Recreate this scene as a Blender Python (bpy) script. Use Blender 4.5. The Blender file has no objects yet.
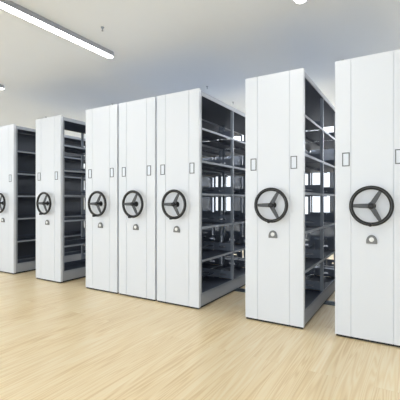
import bpy, bmesh, math, random
from mathutils import Vector, Matrix
PI = math.pi
S = bpy.context.scene
C = S.collection
random.seed(4)

# ---------------------------------------------------------------- dimensions (metres)
YF = 3.124          # front plane of the shelving row
CAM_Z = 1.15
W = 0.56            # width of a unit
GAP = 0.02          # clearance above the floor
H = 2.30
DEPTH = 2.44
CEIL = CAM_Z + 1.75
LEVELS = [0.140, 0.490, 0.845, 1.200, 1.550, 1.900]
FRAMES = [0.051, 0.83, 1.61, 2.39]

# ---------------------------------------------------------------- materials
def mat(name, col, rough=0.5, metal=0.0, spec=0.5, noise=None, bump=0.0):
    m = bpy.data.materials.new(name); m.use_nodes = True
    nt = m.node_tree; b = nt.nodes['Principled BSDF']
    b.inputs['Base Color'].default_value = (*col, 1)
    b.inputs['Roughness'].default_value = rough
    b.inputs['Metallic'].default_value = metal
    b.inputs['Specular IOR Level'].default_value = spec
    if noise:
        tc = nt.nodes.new('ShaderNodeTexCoord'); n = nt.nodes.new('ShaderNodeTexNoise')
        n.inputs['Scale'].default_value = noise[0]; n.inputs['Detail'].default_value = 3
        nt.links.new(tc.outputs['Object'], n.inputs['Vector'])
        mx = nt.nodes.new('ShaderNodeMix'); mx.data_type = 'RGBA'
        a = noise[1]
        mx.inputs['A'].default_value = (*[c*(1-a) for c in col], 1)
        mx.inputs['B'].default_value = (*[min(1, c*(1+a)) for c in col], 1)
        nt.links.new(n.outputs['Fac'], mx.inputs['Factor'])
        nt.links.new(mx.outputs['Result'], b.inputs['Base Color'])
        if bump:
            bp = nt.nodes.new('ShaderNodeBump'); bp.inputs['Strength'].default_value = bump
            bp.inputs['Distance'].default_value = 0.002
            nt.links.new(n.outputs['Fac'], bp.inputs['Height']); nt.links.new(bp.outputs['Normal'], b.inputs['Normal'])
    return m

M = {}
M['white'] = mat('white_powder_coat', (0.72, 0.755, 0.815), 0.42, noise=(180, 0.01))
M['skirt'] = mat('shaded_white_powder_coat', (0.35, 0.375, 0.42), 0.5, noise=(120, 0.015))  # white coat with the shade of the side faces put into the colour
M['shelf'] = mat('shaded_slate_shelf_enamel', (0.072, 0.088, 0.125), 0.6, spec=0.25, noise=(40, 0.06))  # slate enamel, darkened for the shade inside the units
M['lip'] = mat('pale_shelf_edge_enamel', (0.30, 0.33, 0.38), 0.6, noise=(60, 0.03))
M['post'] = mat('blue_grey_post_enamel', (0.25, 0.285, 0.34), 0.5, spec=0.3, noise=(60, 0.04))
M['bracket'] = mat('lit_slate_bracket_enamel', (0.16, 0.185, 0.235), 0.5, spec=0.3, noise=(60, 0.04))  # shelf slate lightened for the light on the brackets' front faces
M['back'] = mat('dark_back_sheet', (0.045, 0.053, 0.072), 0.45, noise=(30, 0.05))
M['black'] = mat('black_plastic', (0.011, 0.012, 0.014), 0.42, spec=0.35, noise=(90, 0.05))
M['spoke'] = mat('grey_cast_spoke', (0.060, 0.065, 0.072), 0.45, noise=(90, 0.05))
M['outline'] = mat('grey_holder_frame', (0.12, 0.13, 0.15), 0.45, noise=(90, 0.03))
M['insert'] = mat('white_paper_insert', (0.75, 0.80, 0.88), 0.6, noise=(90, 0.01))
M['steel'] = mat('satin_lock_metal', (0.17, 0.175, 0.18), 0.38, 0.2, noise=(90, 0.03))
M['bright'] = mat('bright_lock_core', (0.80, 0.81, 0.82), 0.3, 0.1, noise=(90, 0.02))
M['rail'] = mat('rail_steel', (0.10, 0.125, 0.15), 0.35, 0.5, noise=(50, 0.08))
M['wall'] = mat('wall_paint', (0.80, 0.83, 0.86), 0.8, noise=(5, 0.01), bump=0.05)
M['backwall'] = mat('unlit_wall_paint', (0.12, 0.135, 0.165), 0.8, noise=(5, 0.01), bump=0.05)  # wall paint darkened so the back wall reads as unlit
M['ceil'] = mat('ceiling_paint', (0.81, 0.86, 0.935), 0.85, noise=(4, 0.01), bump=0.04)
M['lampbody'] = mat('lamp_housing_grey', (0.30, 0.31, 0.33), 0.4, 0.3, noise=(60, 0.03))
M['winframe'] = mat('dark_window_frame', (0.10, 0.11, 0.13), 0.5, noise=(30, 0.03))
M['trim'] = mat('baseboard_paint', (0.55, 0.58, 0.62), 0.5, noise=(30, 0.02))

def lamp_mat():
    m = bpy.data.materials.new('lamp_diffuser'); m.use_nodes = True
    b = m.node_tree.nodes['Principled BSDF']
    b.inputs['Base Color'].default_value = (0.9, 0.9, 0.9, 1)
    b.inputs['Emission Color'].default_value = (1, 0.99, 0.97, 1)
    b.inputs['Emission Strength'].default_value = 13.0
    return m
M['lamp'] = lamp_mat()

def glass_mat():
    m = bpy.data.materials.new('window_glass'); m.use_nodes = True
    nt = m.node_tree; nt.nodes.clear()
    o = nt.nodes.new('ShaderNodeOutputMaterial'); mx = nt.nodes.new('ShaderNodeMixShader')
    t = nt.nodes.new('ShaderNodeBsdfTransparent'); g = nt.nodes.new('ShaderNodeBsdfGlossy')
    g.inputs['Roughness'].default_value = 0.02
    f = nt.nodes.new('ShaderNodeFresnel'); f.inputs['IOR'].default_value = 1.3
    nt.links.new(f.outputs[0], mx.inputs[0]); nt.links.new(t.outputs[0], mx.inputs[1])
    nt.links.new(g.outputs[0], mx.inputs[2]); nt.links.new(mx.outputs[0], o.inputs[0])
    return m
M['glass'] = glass_mat()

def floor_mat():
    m = bpy.data.materials.new('pale_ash_floorboards'); m.use_nodes = True
    nt = m.node_tree; N = nt.nodes.new; L = nt.links.new
    b = nt.nodes['Principled BSDF']
    tc = N('ShaderNodeTexCoord')
    sw = N('ShaderNodeMapping'); sw.inputs['Rotation'].default_value = (0, 0, PI/2)
    L(tc.outputs['Object'], sw.inputs['Vector'])
    br = N('ShaderNodeTexBrick')                       # boards run into the room
    br.inputs['Scale'].default_value = 1.0
    br.inputs['Brick Width'].default_value = 2.4; br.inputs['Row Height'].default_value = 0.20
    br.inputs['Mortar Size'].default_value = 0.0010; br.inputs['Mortar Smooth'].default_value = 0.3
    br.inputs['Color1'].default_value = (0, 0, 0, 1); br.inputs['Color2'].default_value = (1, 1, 1, 1)
    br.inputs['Mortar'].default_value = (0.5, 0.5, 0.5, 1); br.offset = 0.37
    L(sw.outputs[0], br.inputs['Vector'])
    # per board offset of the grain
    off = N('ShaderNodeCombineXYZ'); mul = N('ShaderNodeMath'); mul.operation = 'MULTIPLY'; mul.inputs[1].default_value = 5.0
    L(br.outputs['Color'], mul.inputs[0]); L(mul.outputs[0], off.inputs['Z'])
    add = N('ShaderNodeVectorMath'); add.operation = 'ADD'
    L(tc.outputs['Object'], add.inputs[0]); L(off.outputs[0], add.inputs[1])
    mp = N('ShaderNodeMapping'); mp.inputs['Scale'].default_value = (7.0, 0.30, 1.0)
    L(add.outputs[0], mp.inputs['Vector'])
    n1 = N('ShaderNodeTexNoise'); n1.inputs['Scale'].default_value = 1.3; n1.inputs['Detail'].default_value = 2.0
    n1.inputs['Distortion'].default_value = 0.25
    L(mp.outputs[0], n1.inputs['Vector'])
    # growth rings: iso lines of the stretched noise
    r = N('ShaderNodeMath'); r.operation = 'MULTIPLY'; r.inputs[1].default_value = 95.0
    L(n1.outputs['Fac'], r.inputs[0])
    s = N('ShaderNodeMath'); s.operation = 'SINE'; L(r.outputs[0], s.inputs[0])
    rg = N('ShaderNodeMapRange'); rg.inputs['From Min'].default_value = -1; rg.inputs['From Max'].default_value = 1
    L(s.outputs[0], rg.inputs['Value'])
    mp2 = N('ShaderNodeMapping'); mp2.inputs['Scale'].default_value = (60, 1.0, 1)
    L(add.outputs[0], mp2.inputs['Vector'])
    n2 = N('ShaderNodeTexNoise'); n2.inputs['Scale'].default_value = 1.0; n2.inputs['Detail'].default_value = 4
    L(mp2.outputs[0], n2.inputs['Vector'])
    mp3 = N('ShaderNodeMapping'); mp3.inputs['Scale'].default_value = (3.5, 0.6, 1)
    L(add.outputs[0], mp3.inputs['Vector'])
    n3 = N('ShaderNodeTexNoise'); n3.inputs['Scale'].default_value = 1.2; n3.inputs['Detail'].default_value = 2
    L(mp3.outputs[0], n3.inputs['Vector'])
    def math2(op, a, bb):
        x = N('ShaderNodeMath'); x.operation = op
        for i, v in enumerate((a, bb)):
            if isinstance(v, (int, float)): x.inputs[i].default_value = v
            else: L(v, x.inputs[i])
        return x.outputs[0]
    f = math2('ADD', math2('MULTIPLY', rg.outputs[0], 0.20), math2('MULTIPLY', n2.outputs['Fac'], 0.36))
    f = math2('ADD', f, math2('MULTIPLY', n3.outputs['Fac'], 0.48))
    cr = N('ShaderNodeValToRGB'); e = cr.color_ramp.elements
    e[0].position = 0.24; e[0].color = FL_DARK
    e[1].position = 0.80; e[1].color = FL_LIGHT
    q = cr.color_ramp.elements.new(0.52); q.color = FL_MID
    L(f, cr.inputs['Fac'])
    mx = N('ShaderNodeMix'); mx.data_type = 'RGBA'; mx.blend_type = 'MULTIPLY'
    L(br.outputs['Fac'], mx.inputs['Factor']); L(cr.outputs['Color'], mx.inputs['A'])
    mx.inputs['B'].default_value = (0.90, 0.87, 0.82, 1)
    L(mx.outputs['Result'], b.inputs['Base Color'])
    b.inputs['Roughness'].default_value = 0.36
    b.inputs['Specular IOR Level'].default_value = 0.4
    bp = N('ShaderNodeBump'); bp.inputs['Strength'].default_value = 0.08; bp.inputs['Distance'].default_value = 0.002
    L(f, bp.inputs['Height']); L(bp.outputs['Normal'], b.inputs['Normal'])
    return m
FL_DARK = (0.70, 0.50, 0.25, 1); FL_MID = (0.88, 0.71, 0.45, 1); FL_LIGHT = (0.94, 0.82, 0.60, 1)
M['floor'] = floor_mat()

# ---------------------------------------------------------------- mesh helpers
def box(bm, x0, x1, y0, y1, z0, z1):
    v = [bm.verts.new(p) for p in ((x0,y0,z0),(x1,y0,z0),(x1,y1,z0),(x0,y1,z0),(x0,y0,z1),(x1,y0,z1),(x1,y1,z1),(x0,y1,z1))]
    for f in ((3,2,1,0),(4,5,6,7),(0,1,5,4),(1,2,6,5),(2,3,7,6),(3,0,4,7)):
        bm.faces.new([v[i] for i in f])
def prism(bm, pts, lift):
    """closed outline pts (3d) swept by vector lift"""
    lift = Vector(lift)
    a = [bm.verts.new(p) for p in pts]; b = [bm.verts.new(Vector(p)+lift) for p in pts]
    bm.faces.new(a[::-1]); bm.faces.new(b)
    n = len(a)
    for i in range(n): bm.faces.new((a[i], a[(i+1) % n], b[(i+1) % n], b[i]))
def lathe_y(bm, prof, cx, cz, seg=32):
    """profile of (radius, y) turned about the Y axis through (cx, cz), closed at both ends"""
    rings = []
    for r, y in prof:
        rings.append([bm.verts.new((cx+r*math.cos(2*PI*i/seg), y, cz+r*math.sin(2*PI*i/seg))) for i in range(seg)])
    for a, b in zip(rings, rings[1:]):
        for i in range(seg): bm.faces.new((a[i], a[(i+1) % seg], b[(i+1) % seg], b[i]))
    bm.faces.new(rings[0][::-1]); bm.faces.new(rings[-1])
def torus_y(bm, R, r, cx, cy, cz, seg=56, ms=14, flat=1.0):
    rings = []
    for i in range(seg):
        a = 2*PI*i/seg
        rings.append([bm.verts.new((cx+(R+r*math.cos(2*PI*j/ms))*math.cos(a), cy+flat*r*math.sin(2*PI*j/ms),
                                    cz+(R+r*math.cos(2*PI*j/ms))*math.sin(a))) for j in range(ms)])
    for i in range(seg):
        A, B = rings[i], rings[(i+1) % seg]
        for j in range(ms): bm.faces.new((A[j], A[(j+1) % ms], B[(j+1) % ms], B[j]))
def obj(name, bm, m, parent=None, smooth=False, bevel=0.0, label=None):
    bmesh.ops.recalc_face_normals(bm, faces=bm.faces)
    me = bpy.data.meshes.new(name); bm.to_mesh(me); bm.free()
    o = bpy.data.objects.new(name, me); C.objects.link(o)
    me.materials.append(M[m])
    if smooth:
        for p in me.polygons: p.use_smooth = True
        me.set_sharp_from_angle(angle=0.7)
    if bevel:
        b = o.modifiers.new('bevel', 'BEVEL'); b.width = bevel; b.segments = 2; b.limit_method = 'ANGLE'
    if parent: o.parent = parent
    if label: o['label'] = label
    return o
def struct(name, bm, m, parent=None):
    o = obj(name, bm, m, parent)
    if not parent: o['kind'] = 'structure'
    return o
def thing(name, label, cat, loc, group=None):
    o = bpy.data.objects.new(name, None); C.objects.link(o); o.location = loc
    o.empty_display_size = 0.1
    o['label'] = label; o['category'] = cat
    if group: o['group'] = group
    return o
def NB(): return bmesh.new()

# ---------------------------------------------------------------- one mobile shelving unit
# local frame: x 0..W along the row, y 0 = front face, going into the room, z 0 = floor
def make_unit(label, group, loc):
    t = thing('mobile_shelving_unit', label, 'mobile shelf', loc, group)
    z0 = GAP
    # front panel: sheet with two pressed vertical grooves
    g, gd, T = 0.007, 0.006, 0.036
    pts = [(0, T), (0, 0.003), (0.003, 0)]
    for gx in (0.126, W-0.126):
        pts += [(gx-g/2, 0), (gx-g/4, gd), (gx+g/4, gd), (gx+g/2, 0)]
    pts += [(W-0.003, 0), (W, 0.003), (W, T)]
    bm = NB(); prism(bm, [(x, y, z0) for x, y in pts], (0, 0, H))
    obj('front_panel', bm, 'white', t)
    # label holders
    for cx in (0.0865, W-0.0865):
        bm = NB(); hw, hh, fr = 0.029, 0.057, 0.0075; cz = z0+1.4675
        box(bm, cx-hw, cx+hw, -0.005, 0.001, cz+hh-fr, cz+hh); box(bm, cx-hw, cx+hw, -0.005, 0.001, cz-hh, cz-hh+fr)
        box(bm, cx-hw, cx-hw+fr, -0.005, 0.001, cz-hh+fr, cz+hh-fr); box(bm, cx+hw-fr, cx+hw, -0.005, 0.001, cz-hh+fr, cz+hh-fr)
        f = obj('label_holder', bm, 'outline', t, label='small upright holder with dark outline')
        bm = NB(); box(bm, cx-hw+fr, cx+hw-fr, -0.002, 0.001, cz-hh+fr, cz+hh-fr)
        obj('label_card', bm, 'insert', f, label='white blank card')
    # hand wheel
    cx, cz, wy = W/2, z0+1.083, -0.062
    bm = NB(); torus_y(bm, 0.1455, 0.0152, cx, wy, cz)
    hw_ = obj('hand_wheel', bm, 'black', t, smooth=True, label='black three-spoked turning wheel')
    bm = NB(); torus_y(bm, 0.1455, 0.0035, cx, wy-0.0135, cz, ms=8)  # gloss highlight of the rim, modelled as a thin grey ring
    obj('rim_highlight', bm, 'spoke', hw_, smooth=True, label='modelled grey highlight on the rim face')
    for ang in (180, 60, -60):
        a = math.radians(ang); d = Vector((math.cos(a), 0, math.sin(a))); n = Vector((-math.sin(a), 0, math.cos(a)))
        c0 = Vector((cx, wy, cz))
        p = []
        for s_, w_ in ((0.018, 0.0190), (0.075, 0.0170), (0.139, 0.0120)): p.append(c0 + d*s_ + n*w_)
        for s_, w_ in ((0.139, 0.0120), (0.075, 0.0170), (0.018, 0.0190)): p.append(c0 + d*s_ - n*w_)
        p = [Vector((q.x, wy-0.007, q.z)) for q in p]
        bm = NB(); prism(bm, p, (0, 0.012, 0))
        obj('spoke', bm, 'spoke', hw_, bevel=0.003)
    bm = NB(); lathe_y(bm, [(0.014, wy-0.022), (0.020, wy-0.020), (0.023, wy-0.012), (0.027, wy+0.012), (0.020, wy+0.014),
                            (0.017, wy+0.018), (0.017, -0.010), (0.030, -0.008), (0.032, 0.001)], cx, cz)
    obj('hub', bm, 'black', hw_, smooth=True)
    bm = NB(); kz = cz-0.148
    lathe_y(bm, [(0.007, wy-0.070), (0.0125, wy-0.066), (0.0135, wy-0.040), (0.008, wy-0.012), (0.010, wy)], cx, kz, 20)
    obj('grip_knob', bm, 'black', hw_, smooth=True)
    # half-round lock plate
    lz = z0+0.785; R = 0.040
    def dshape(R_, zb, ztop):
        pts = [(cx-R_, zb), (cx+R_, zb)]
        for i in range(0, 17):
            a = PI*i/16; pts.append((cx+R_*math.cos(a), zb+0.018+(ztop-0.018)*math.sin(a)))
        return pts
    bm = NB(); prism(bm, [(x, -0.014, z) for x, z in dshape(R, lz-0.006, 0.070)], (0, 0.015, 0))
    lk = obj('lock', bm, 'steel', t, bevel=0.002, label='half-round grey lock plate')
    bm = NB(); lathe_y(bm, [(0.014, -0.020), (0.018, -0.018), (0.018, -0.013)], cx, lz+0.028, 24)
    obj('lock_cylinder', bm, 'bright', lk, smooth=True, label='bright round lock core')
    # top canopy
    bm = NB(); zt = z0+H
    box(bm, 0.004, W-0.004, T, DEPTH, zt-0.020, zt-0.016)
    box(bm, 0.004, 0.010, T, DEPTH, zt-0.062, zt-0.016); box(bm, W-0.010, W-0.004, T, DEPTH, zt-0.062, zt-0.016)
    obj('top_cover', bm, 'skirt', t)
    bm = NB()
    box(bm, 0.012, W-0.012, T+0.001, DEPTH-0.001, zt-0.060, zt-0.0565)
    obj('top_underside', bm, 'shelf', t, label='dark sheet under the top cover')
    # side stiles right behind the panel
    for x0, x1 in ((0.0, 0.030), (W-0.030, W)):
        bm = NB(); box(bm, x0, x1, T, T+0.012, z0+0.02, zt-0.02)
        obj('side_stile', bm, 'skirt', t)
    # base
    bm = NB(); zb = z0+0.005
    box(bm, 0.004, 0.012, T, DEPTH, zb, z0+0.132); box(bm, W-0.012, W-0.004, T, DEPTH, zb, z0+0.132)
    box(bm, 0.012, W-0.012, DEPTH-0.01, DEPTH, zb, z0+0.132); box(bm, 0.012, W-0.012, T, T+0.01, zb, z0+0.132)
    obj('base_frame', bm, 'skirt', t)
    for wy_ in (0.96, 1.95):
        for wx in (0.10, W-0.10):
            bm = NB(); rr = 0.045; zc = 0.0225+rr
            ring = [(wx-0.012, wy_+rr*math.cos(2*PI*i/24), zc+rr*math.sin(2*PI*i/24)) for i in range(24)]
            prism(bm, ring, (0.024, 0, 0)) if False else None
            ring = [(wx+rr*math.cos(2*PI*i/24), wy_-0.012, zc+rr*math.sin(2*PI*i/24)) for i in range(24)]
            prism(bm, ring, (0, 0.024, 0))
            obj('wheel', bm, 'rail', t)
    # upright frames
    for k, fy in enumerate(FRAMES):
        for px in (0.004, W-0.036):
            bm = NB(); pd = 0.014
            box(bm, px, px+0.032, fy-pd, fy-pd+0.003, z0+0.132, zt-0.062)      # web
            box(bm, px, px+0.003, fy-pd+0.003, fy+pd, z0+0.132, zt-0.062)      # flanges
            box(bm, px+0.029, px+0.032, fy-pd+0.003, fy+pd, z0+0.132, zt-0.062)
            p = obj('post', bm, 'skirt' if k == 0 else 'post', t)
        if k > 0:
            for side in (0, 1):
                xa = 0.0365 if side == 0 else W/2+0.001
                xb = W/2-0.001 if side == 0 else W-0.0365
                for lz_ in LEVELS:
                    zz = z0+lz_+0.002
                    bm = NB(); th = 0.003; yb = fy-0.0015
                    ho = 0.095
                    if side == 0: out = [(xa, zz), (xb, zz), (xb, zz+ho), (xa, zz+ho)]
                    else: out = [(xa, zz), (xb, zz), (xb, zz+ho), (xa, zz+ho)]
                    mx_ = (xa+xb)/2; inn = [(mx_-0.048, zz+0.032), (mx_+0.048, zz+0.032), (mx_+0.048, zz+0.052), (mx_-0.048, zz+0.052)]
                    for i in range(4):
                        j = (i+1) % 4
                        q = [out[i], out[j], inn[j], inn[i]]
                        prism(bm, [(x, yb, z) for x, z in q], (0, th, 0))
                    bmesh.ops.remove_doubles(bm, verts=bm.verts, dist=1e-5)
                    obj('shelf_bracket', bm, 'bracket', t)
    # shelves: two faces, three bays, six levels
    for b in range(3):
        ya, yb = FRAMES[b]+0.016, FRAMES[b+1]-0.016
        for lz_ in LEVELS:
            zz = z0+lz_
            for side in (0, 1):
                xa, xb = (0.006, W/2-0.004) if side == 0 else (W/2+0.004, W-0.006)
                bm = NB()
                box(bm, xa+0.002, xb, ya, yb, zz-0.004, zz)
                xi = xb-0.002 if side == 0 else xa
                box(bm, xi, xi+0.002, ya, yb, zz-0.020, zz-0.004)
                s = obj('shelf', bm, 'shelf', t)
                bm = NB()
                xo = xa-0.001 if side == 0 else xb-0.001
                box(bm, xo, xo+0.003, ya-0.010, yb+0.010, zz-0.022, zz+0.001)
                obj('shelf_edge', bm, 'lip', s, label='paler folded front edge')
            bm = NB(); box(bm, W/2-0.002, W/2+0.002, FRAMES[b]+0.016, FRAMES[b+1]-0.016, zz+0.045, zz+0.060)
            obj('back_stop', bm, 'shelf', t)
    # black strip added as the contact shadow in the floor gap
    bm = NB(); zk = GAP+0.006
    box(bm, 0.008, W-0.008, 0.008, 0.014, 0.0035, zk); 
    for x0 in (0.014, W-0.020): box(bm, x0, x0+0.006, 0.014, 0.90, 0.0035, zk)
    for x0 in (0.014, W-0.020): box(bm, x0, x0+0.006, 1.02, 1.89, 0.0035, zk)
    obj('gap_shadow_strip', bm, 'black', t, label='black strip standing in for shadow along the foot')
    return t

def children(o): return [c for c in C.objects if c.parent == o]
def copy_unit(root, loc, label):
    r = root.copy(); C.objects.link(r); r.location = loc; r['label'] = label
    for ch in children(root):
        c = ch.copy(); C.objects.link(c); c.parent = r
        for g in children(ch):
            d = g.copy(); C.objects.link(d); d.parent = c
    return r

GROUP = 'white mobile shelving units in a row'
X = [-1.380, -0.557, -1.904-W, -3.047, -3.633, -4.695, -5.810]
LAB = ['white mobile shelving unit alone between two open aisles, second from the right of the row',
       'largest and nearest white mobile shelving unit, at the far right of the row',
       'white shelving unit at the right of the three pushed together, shelves open',
       'middle white shelving unit of the three pushed together, only its front showing',
       'white shelving unit at the left of the three pushed together, only its front showing',
       'white shelving unit second from the left, standing alone with an aisle on each side',
       'farthest white shelving unit at the left end, its wheel cut by the picture edge']
u0 = make_unit(LAB[0], GROUP, (X[0], YF, 0))
for x, l in zip(X[1:], LAB[1:]):
    last = copy_unit(u0, (x, YF, 0), l)
# the leftmost unit has dark back sheets between its two faces
bm = NB()
for b in range(3):
    box(bm, W/2-0.012, W/2-0.009, FRAMES[b]+0.016, FRAMES[b+1]-0.016, GAP+0.15, GAP+H-0.07)
obj('back_sheet', bm, 'back', last, label='dark sheet closing the middle of the unit')

# ---------------------------------------------------------------- rails
for ry, l in ((0.96, 'dark steel floor rail crossing the aisles under the shelving units, the one nearer the fronts'),
              (1.95, 'dark steel floor rail under the rear of the shelving units, farther from the fronts')):
    bm = NB()
    yc = YF+ry
    prism(bm, [(-6.6, yc-0.075, 0.0005), (-6.6, yc+0.075, 0.0005), (-6.6, yc+0.060, 0.007), (-6.6, yc+0.022, 0.008), (-6.6, yc+0.020, 0.022),
               (-6.6, yc-0.020, 0.022), (-6.6, yc-0.022, 0.008), (-6.6, yc-0.060, 0.007)], (7.9, 0, 0))
    o = obj('floor_rail', bm, 'rail'); o['label'] = l; o['category'] = 'rail'; o['group'] = 'floor rails'

# ---------------------------------------------------------------- room
XL, XR, YN, YB = -9.6, 5.0, -5.0, 9.5
bm = NB(); box(bm, XL-0.2, XR+0.2, YN-0.2, YB+0.2, -0.1, 0); struct('floor', bm, 'floor')
bm = NB(); box(bm, XL-0.2, XR+0.2, YN-0.2, YB+0.2, CEIL, CEIL+0.1); struct('ceiling', bm, 'ceil')

def wall_x(name, y0, y1, spans, zlo, zhi, x0, x1, m='wall', high=None):      # wall along X with openings
    bm = NB(); box(bm, x0, x1, y0, y1, 0, zlo)
    if not high: box(bm, x0, x1, y0, y1, zhi, CEIL)
    def row(sp, za, zb):
        e = x0
        for a, b in sp:
            box(bm, e, a, y0, y1, za, zb); e = b
        box(bm, e, x1, y0, y1, za, zb)
    row(spans, zlo, zhi)
    if high:
        hs, h0, h1 = high
        box(bm, x0, x1, y0, y1, zhi, h0); row(hs, h0, h1); box(bm, x0, x1, y0, y1, h1, CEIL)
    return struct(name, bm, m)
def wall_y(name, x0, x1, spans, zlo, zhi, y0, y1):
    bm = NB(); box(bm, x0, x1, y0, y1, 0, zlo); box(bm, x0, x1, y0, y1, zhi, CEIL)
    e = y0
    for a, b in spans:
        box(bm, x0, x1, e, a, zlo, zhi); e = b
    box(bm, x0, x1, e, y1, zlo, zhi)
    return struct(name, bm, 'wall')
wn = [0]
def window(axis, a, b, w0, w1, zlo, zhi, mull):
    wn[0] += 1
    c = (w0+w1)/2; f = 0.035
    def bb(bm, p, q, z0, z1, t=0.03):
        if axis == 'x': box(bm, p, q, c-t, c+t, z0, z1)
        else: box(bm, c-t, c+t, p, q, z0, z1)
    bm = NB()
    bb(bm, a, b, zlo, zlo+f); bb(bm, a, b, zhi-f, zhi)
    n = mull+1
    for i in range(n+1):
        m_ = a+f/2+(b-a-f)*i/n
        bb(bm, m_-f/2, m_+f/2, zlo+f, zhi-f)
    o = struct('window_%d' % wn[0], bm, 'winframe')
    bm = NB(); bb(bm, a+f/2, b-f/2, zlo+f/2, zhi-f/2, 0.003)
    obj('pane', bm, 'glass', o)
bs = [(-2.56-1.415*i, -2.56-1.415*i+0.76) for i in range(4, -5, -1)]
cs = [(-9.2, -5.6), (-5.3, -1.7), (-1.4, 1.6), (1.9, 4.7)]  # high windows added to brighten the ceiling
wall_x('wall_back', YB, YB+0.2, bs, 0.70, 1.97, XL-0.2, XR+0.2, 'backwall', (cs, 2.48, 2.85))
for a, b in cs: window('x', a, b, YB, YB+0.2, 2.48, 2.85, 3)
for a, b in bs: window('x', a, b, YB, YB+0.2, 0.70, 1.97, 2)
ls = [(-4.4, -2.0), (-1.6, 0.8), (1.2, 3.6)]  # unseen windows, added for light from the left
wall_y('wall_left', XL-0.2, XL, ls, 0.45, 2.6, YN-0.2, YB)
for a, b in ls: window('y', a, b, XL-0.2, XL, 0.45, 2.6, 1)
wall_y('wall_right', XR, XR+0.2, [], 1.0, 1.2, YN-0.2, YB)
fs = [(-9.0, -5.6), (-5.2, -1.8), (-1.4, 2.0), (2.4, 4.6)]  # unseen windows, added for flat light on the fronts
wall_x('wall_front', YN-0.2, YN, fs, 0.35, 2.75, XL, XR)
for a, b in fs: window('x', a, b, YN-0.2, YN, 0.35, 2.75, 2)
bm = NB(); box(bm, XL, XR, YB-0.015, YB, 0, 0.1); struct('baseboard_back', bm, 'trim')
bm = NB(); box(bm, XL, XL+0.015, YN, YB-0.015, 0, 0.1); struct('baseboard_left', bm, 'trim')

# ---------------------------------------------------------------- ceiling lamps
def capsule(bm, x, ya, yb, r, z0, z1):
    pts = []
    for i in range(13):
        a = PI*i/12; pts.append((x+r*math.cos(a), yb-r+r*math.sin(a), z0))
    for i in range(13):
        a = PI+PI*i/12; pts.append((x+r*math.cos(a), ya+r+r*math.sin(a), z0))
    prism(bm, pts, (0, 0, z1-z0))
LP = [(-3.067, 'long slim ceiling lamp crossing the upper left corner of the picture'),
      (-0.81, 'slim ceiling lamp whose rounded end shows at the top edge, right of centre'),
      (-5.37, 'slim ceiling lamp whose rounded end shows at the left edge, above the farthest units')]
for lx, l in LP:
    t = thing('ceiling_lamp', l, 'lamp', (lx, 1.925, CEIL), 'slim ceiling lamps')
    bm = NB(); capsule(bm, 0, -5.5, 1.12, 0.053, -0.050, 0); obj('housing', bm, 'lampbody', t)  # unseen run behind the camera added to brighten the floor
    bm = NB(); capsule(bm, 0, -5.492, 1.112, 0.045, -0.053, -0.049); obj('diffuser', bm, 'lamp', t, label='glowing white diffuser')

# ---------------------------------------------------------------- sprinklers
for lx, l in ((-3.067, 'added unseen fill lamp over the rear of the shelving, hidden behind the joined units'),
              (-0.81, 'added unseen fill lamp over the rear of the shelving, hidden behind the nearest unit'),
              (-5.37, 'added unseen fill lamp over the rear of the shelving, hidden behind the leftmost joined unit')):
    t = thing('ceiling_lamp', l, 'lamp', (lx, 6.9, CEIL), 'slim ceiling lamps')  # extra lamps hidden from the camera, added to brighten the ceiling
    bm = NB(); capsule(bm, 0, -1.9, 1.9, 0.053, -0.050, 0); obj('housing', bm, 'lampbody', t)
    bm = NB(); capsule(bm, 0, -1.892, 1.892, 0.045, -0.053, -0.049); obj('diffuser', bm, 'lamp', t, label='glowing white diffuser')

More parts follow.
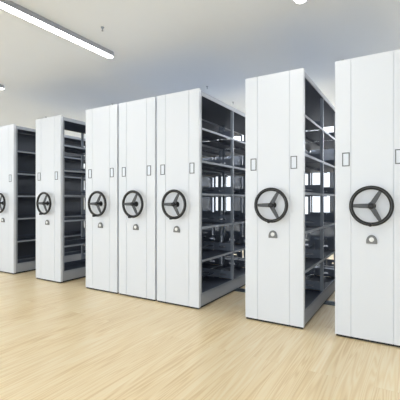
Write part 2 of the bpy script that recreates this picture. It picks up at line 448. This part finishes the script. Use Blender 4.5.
SP = [(-2.68, 2.52, 'small sprinkler head on the ceiling beside the long lamp'),
      (-2.70, 4.67, 'small sprinkler head on the ceiling over the open aisle, nearer of two there'),
      (-2.73, 5.65, 'small sprinkler head on the ceiling over the open aisle, farther of two there'),
      (-4.67, 4.63, 'small sprinkler head just over the top of the leftmost joined unit'),
      (-6.60, 4.63, 'small sprinkler head just over the top of the unit second from the left'),
      (-0.74, 4.67, 'small sprinkler head just over the top of the nearest unit')]
for sx, sy, l in SP:
    t = thing('sprinkler_head', l, 'sprinkler', (sx, sy, CEIL), 'ceiling sprinkler heads')
    def lz(bm, prof):
        rings = [[bm.verts.new((r*math.cos(2*PI*i/16), r*math.sin(2*PI*i/16), z)) for i in range(16)] for r, z in prof]
        for a, b in zip(rings, rings[1:]):
            for i in range(16): bm.faces.new((a[i], a[(i+1) % 16], b[(i+1) % 16], b[i]))
        bm.faces.new(rings[0]); bm.faces.new(rings[-1])
    bm = NB(); lz(bm, [(0.018, 0), (0.017, -0.005), (0.010, -0.008), (0.010, -0.020), (0.006, -0.024)]); obj('body', bm, 'lip', t, smooth=True)
    bm = NB(); lz(bm, [(0.005, -0.023), (0.005, -0.034), (0.011, -0.035), (0.011, -0.038)]); obj('deflector', bm, 'lip', t)

# ---------------------------------------------------------------- light
w = bpy.data.worlds.new('sky'); S.world = w; w.use_nodes = True
nt = w.node_tree; bg = nt.nodes['Background']
bg.inputs['Color'].default_value = (0.86, 0.93, 1.0, 1); bg.inputs['Strength'].default_value = 1.6
def area(name, loc, rot, sx, sy, power, col=(1, 1, 1)):
    l = bpy.data.lights.new(name, 'AREA'); l.shape = 'RECTANGLE'; l.size = sx; l.size_y = sy; l.energy = power; l.color = col
    o = bpy.data.objects.new(name, l); C.objects.link(o); o.location = loc; o.rotation_euler = rot
    return o
# fill areas at unseen windows, added behind and left of the camera
for i, (a, b) in enumerate(fs):
    area('window_fill', ((a+b)/2, YN-0.3, 1.55), (PI/2+0.42, 0, 0), b-a, 2.2, 92, (0.88, 0.95, 1.0))
for a, b in ls:
    area('window_fill', (XL-0.25, (a+b)/2, 1.5), (PI/2, 0, -PI/2), b-a, 2.1, 24, (0.88, 0.95, 1.0))

for a, b in bs:
    area('window_fill', ((a+b)/2, YB+0.25, 1.33), (-PI/2, 0, 0), b-a, 1.3, 25, (0.90, 0.95, 1.0))

for a, b in cs:        # upward fill at the added high windows, to brighten the ceiling
    area('window_fill', ((a+b)/2, YB+0.3, 2.62), (-PI/2-0.2, 0, 0), b-a, 0.45, 420, (0.90, 0.95, 1.0))

# ---------------------------------------------------------------- camera
cd = bpy.data.cameras.new('camera'); cam = bpy.data.objects.new('camera', cd); C.objects.link(cam)
cam.location = (0, 0, CAM_Z); cam.rotation_euler = (PI/2, 0, math.radians(31.2))
cd.sensor_width = 36; cd.lens = 36*350/400; cd.clip_start = 0.05
S.camera = cam
vs = S.view_settings
vs.view_transform = 'Standard'; vs.look = 'None'; vs.gamma = 1; vs.use_curve_mapping = False; vs.exposure = -0.22
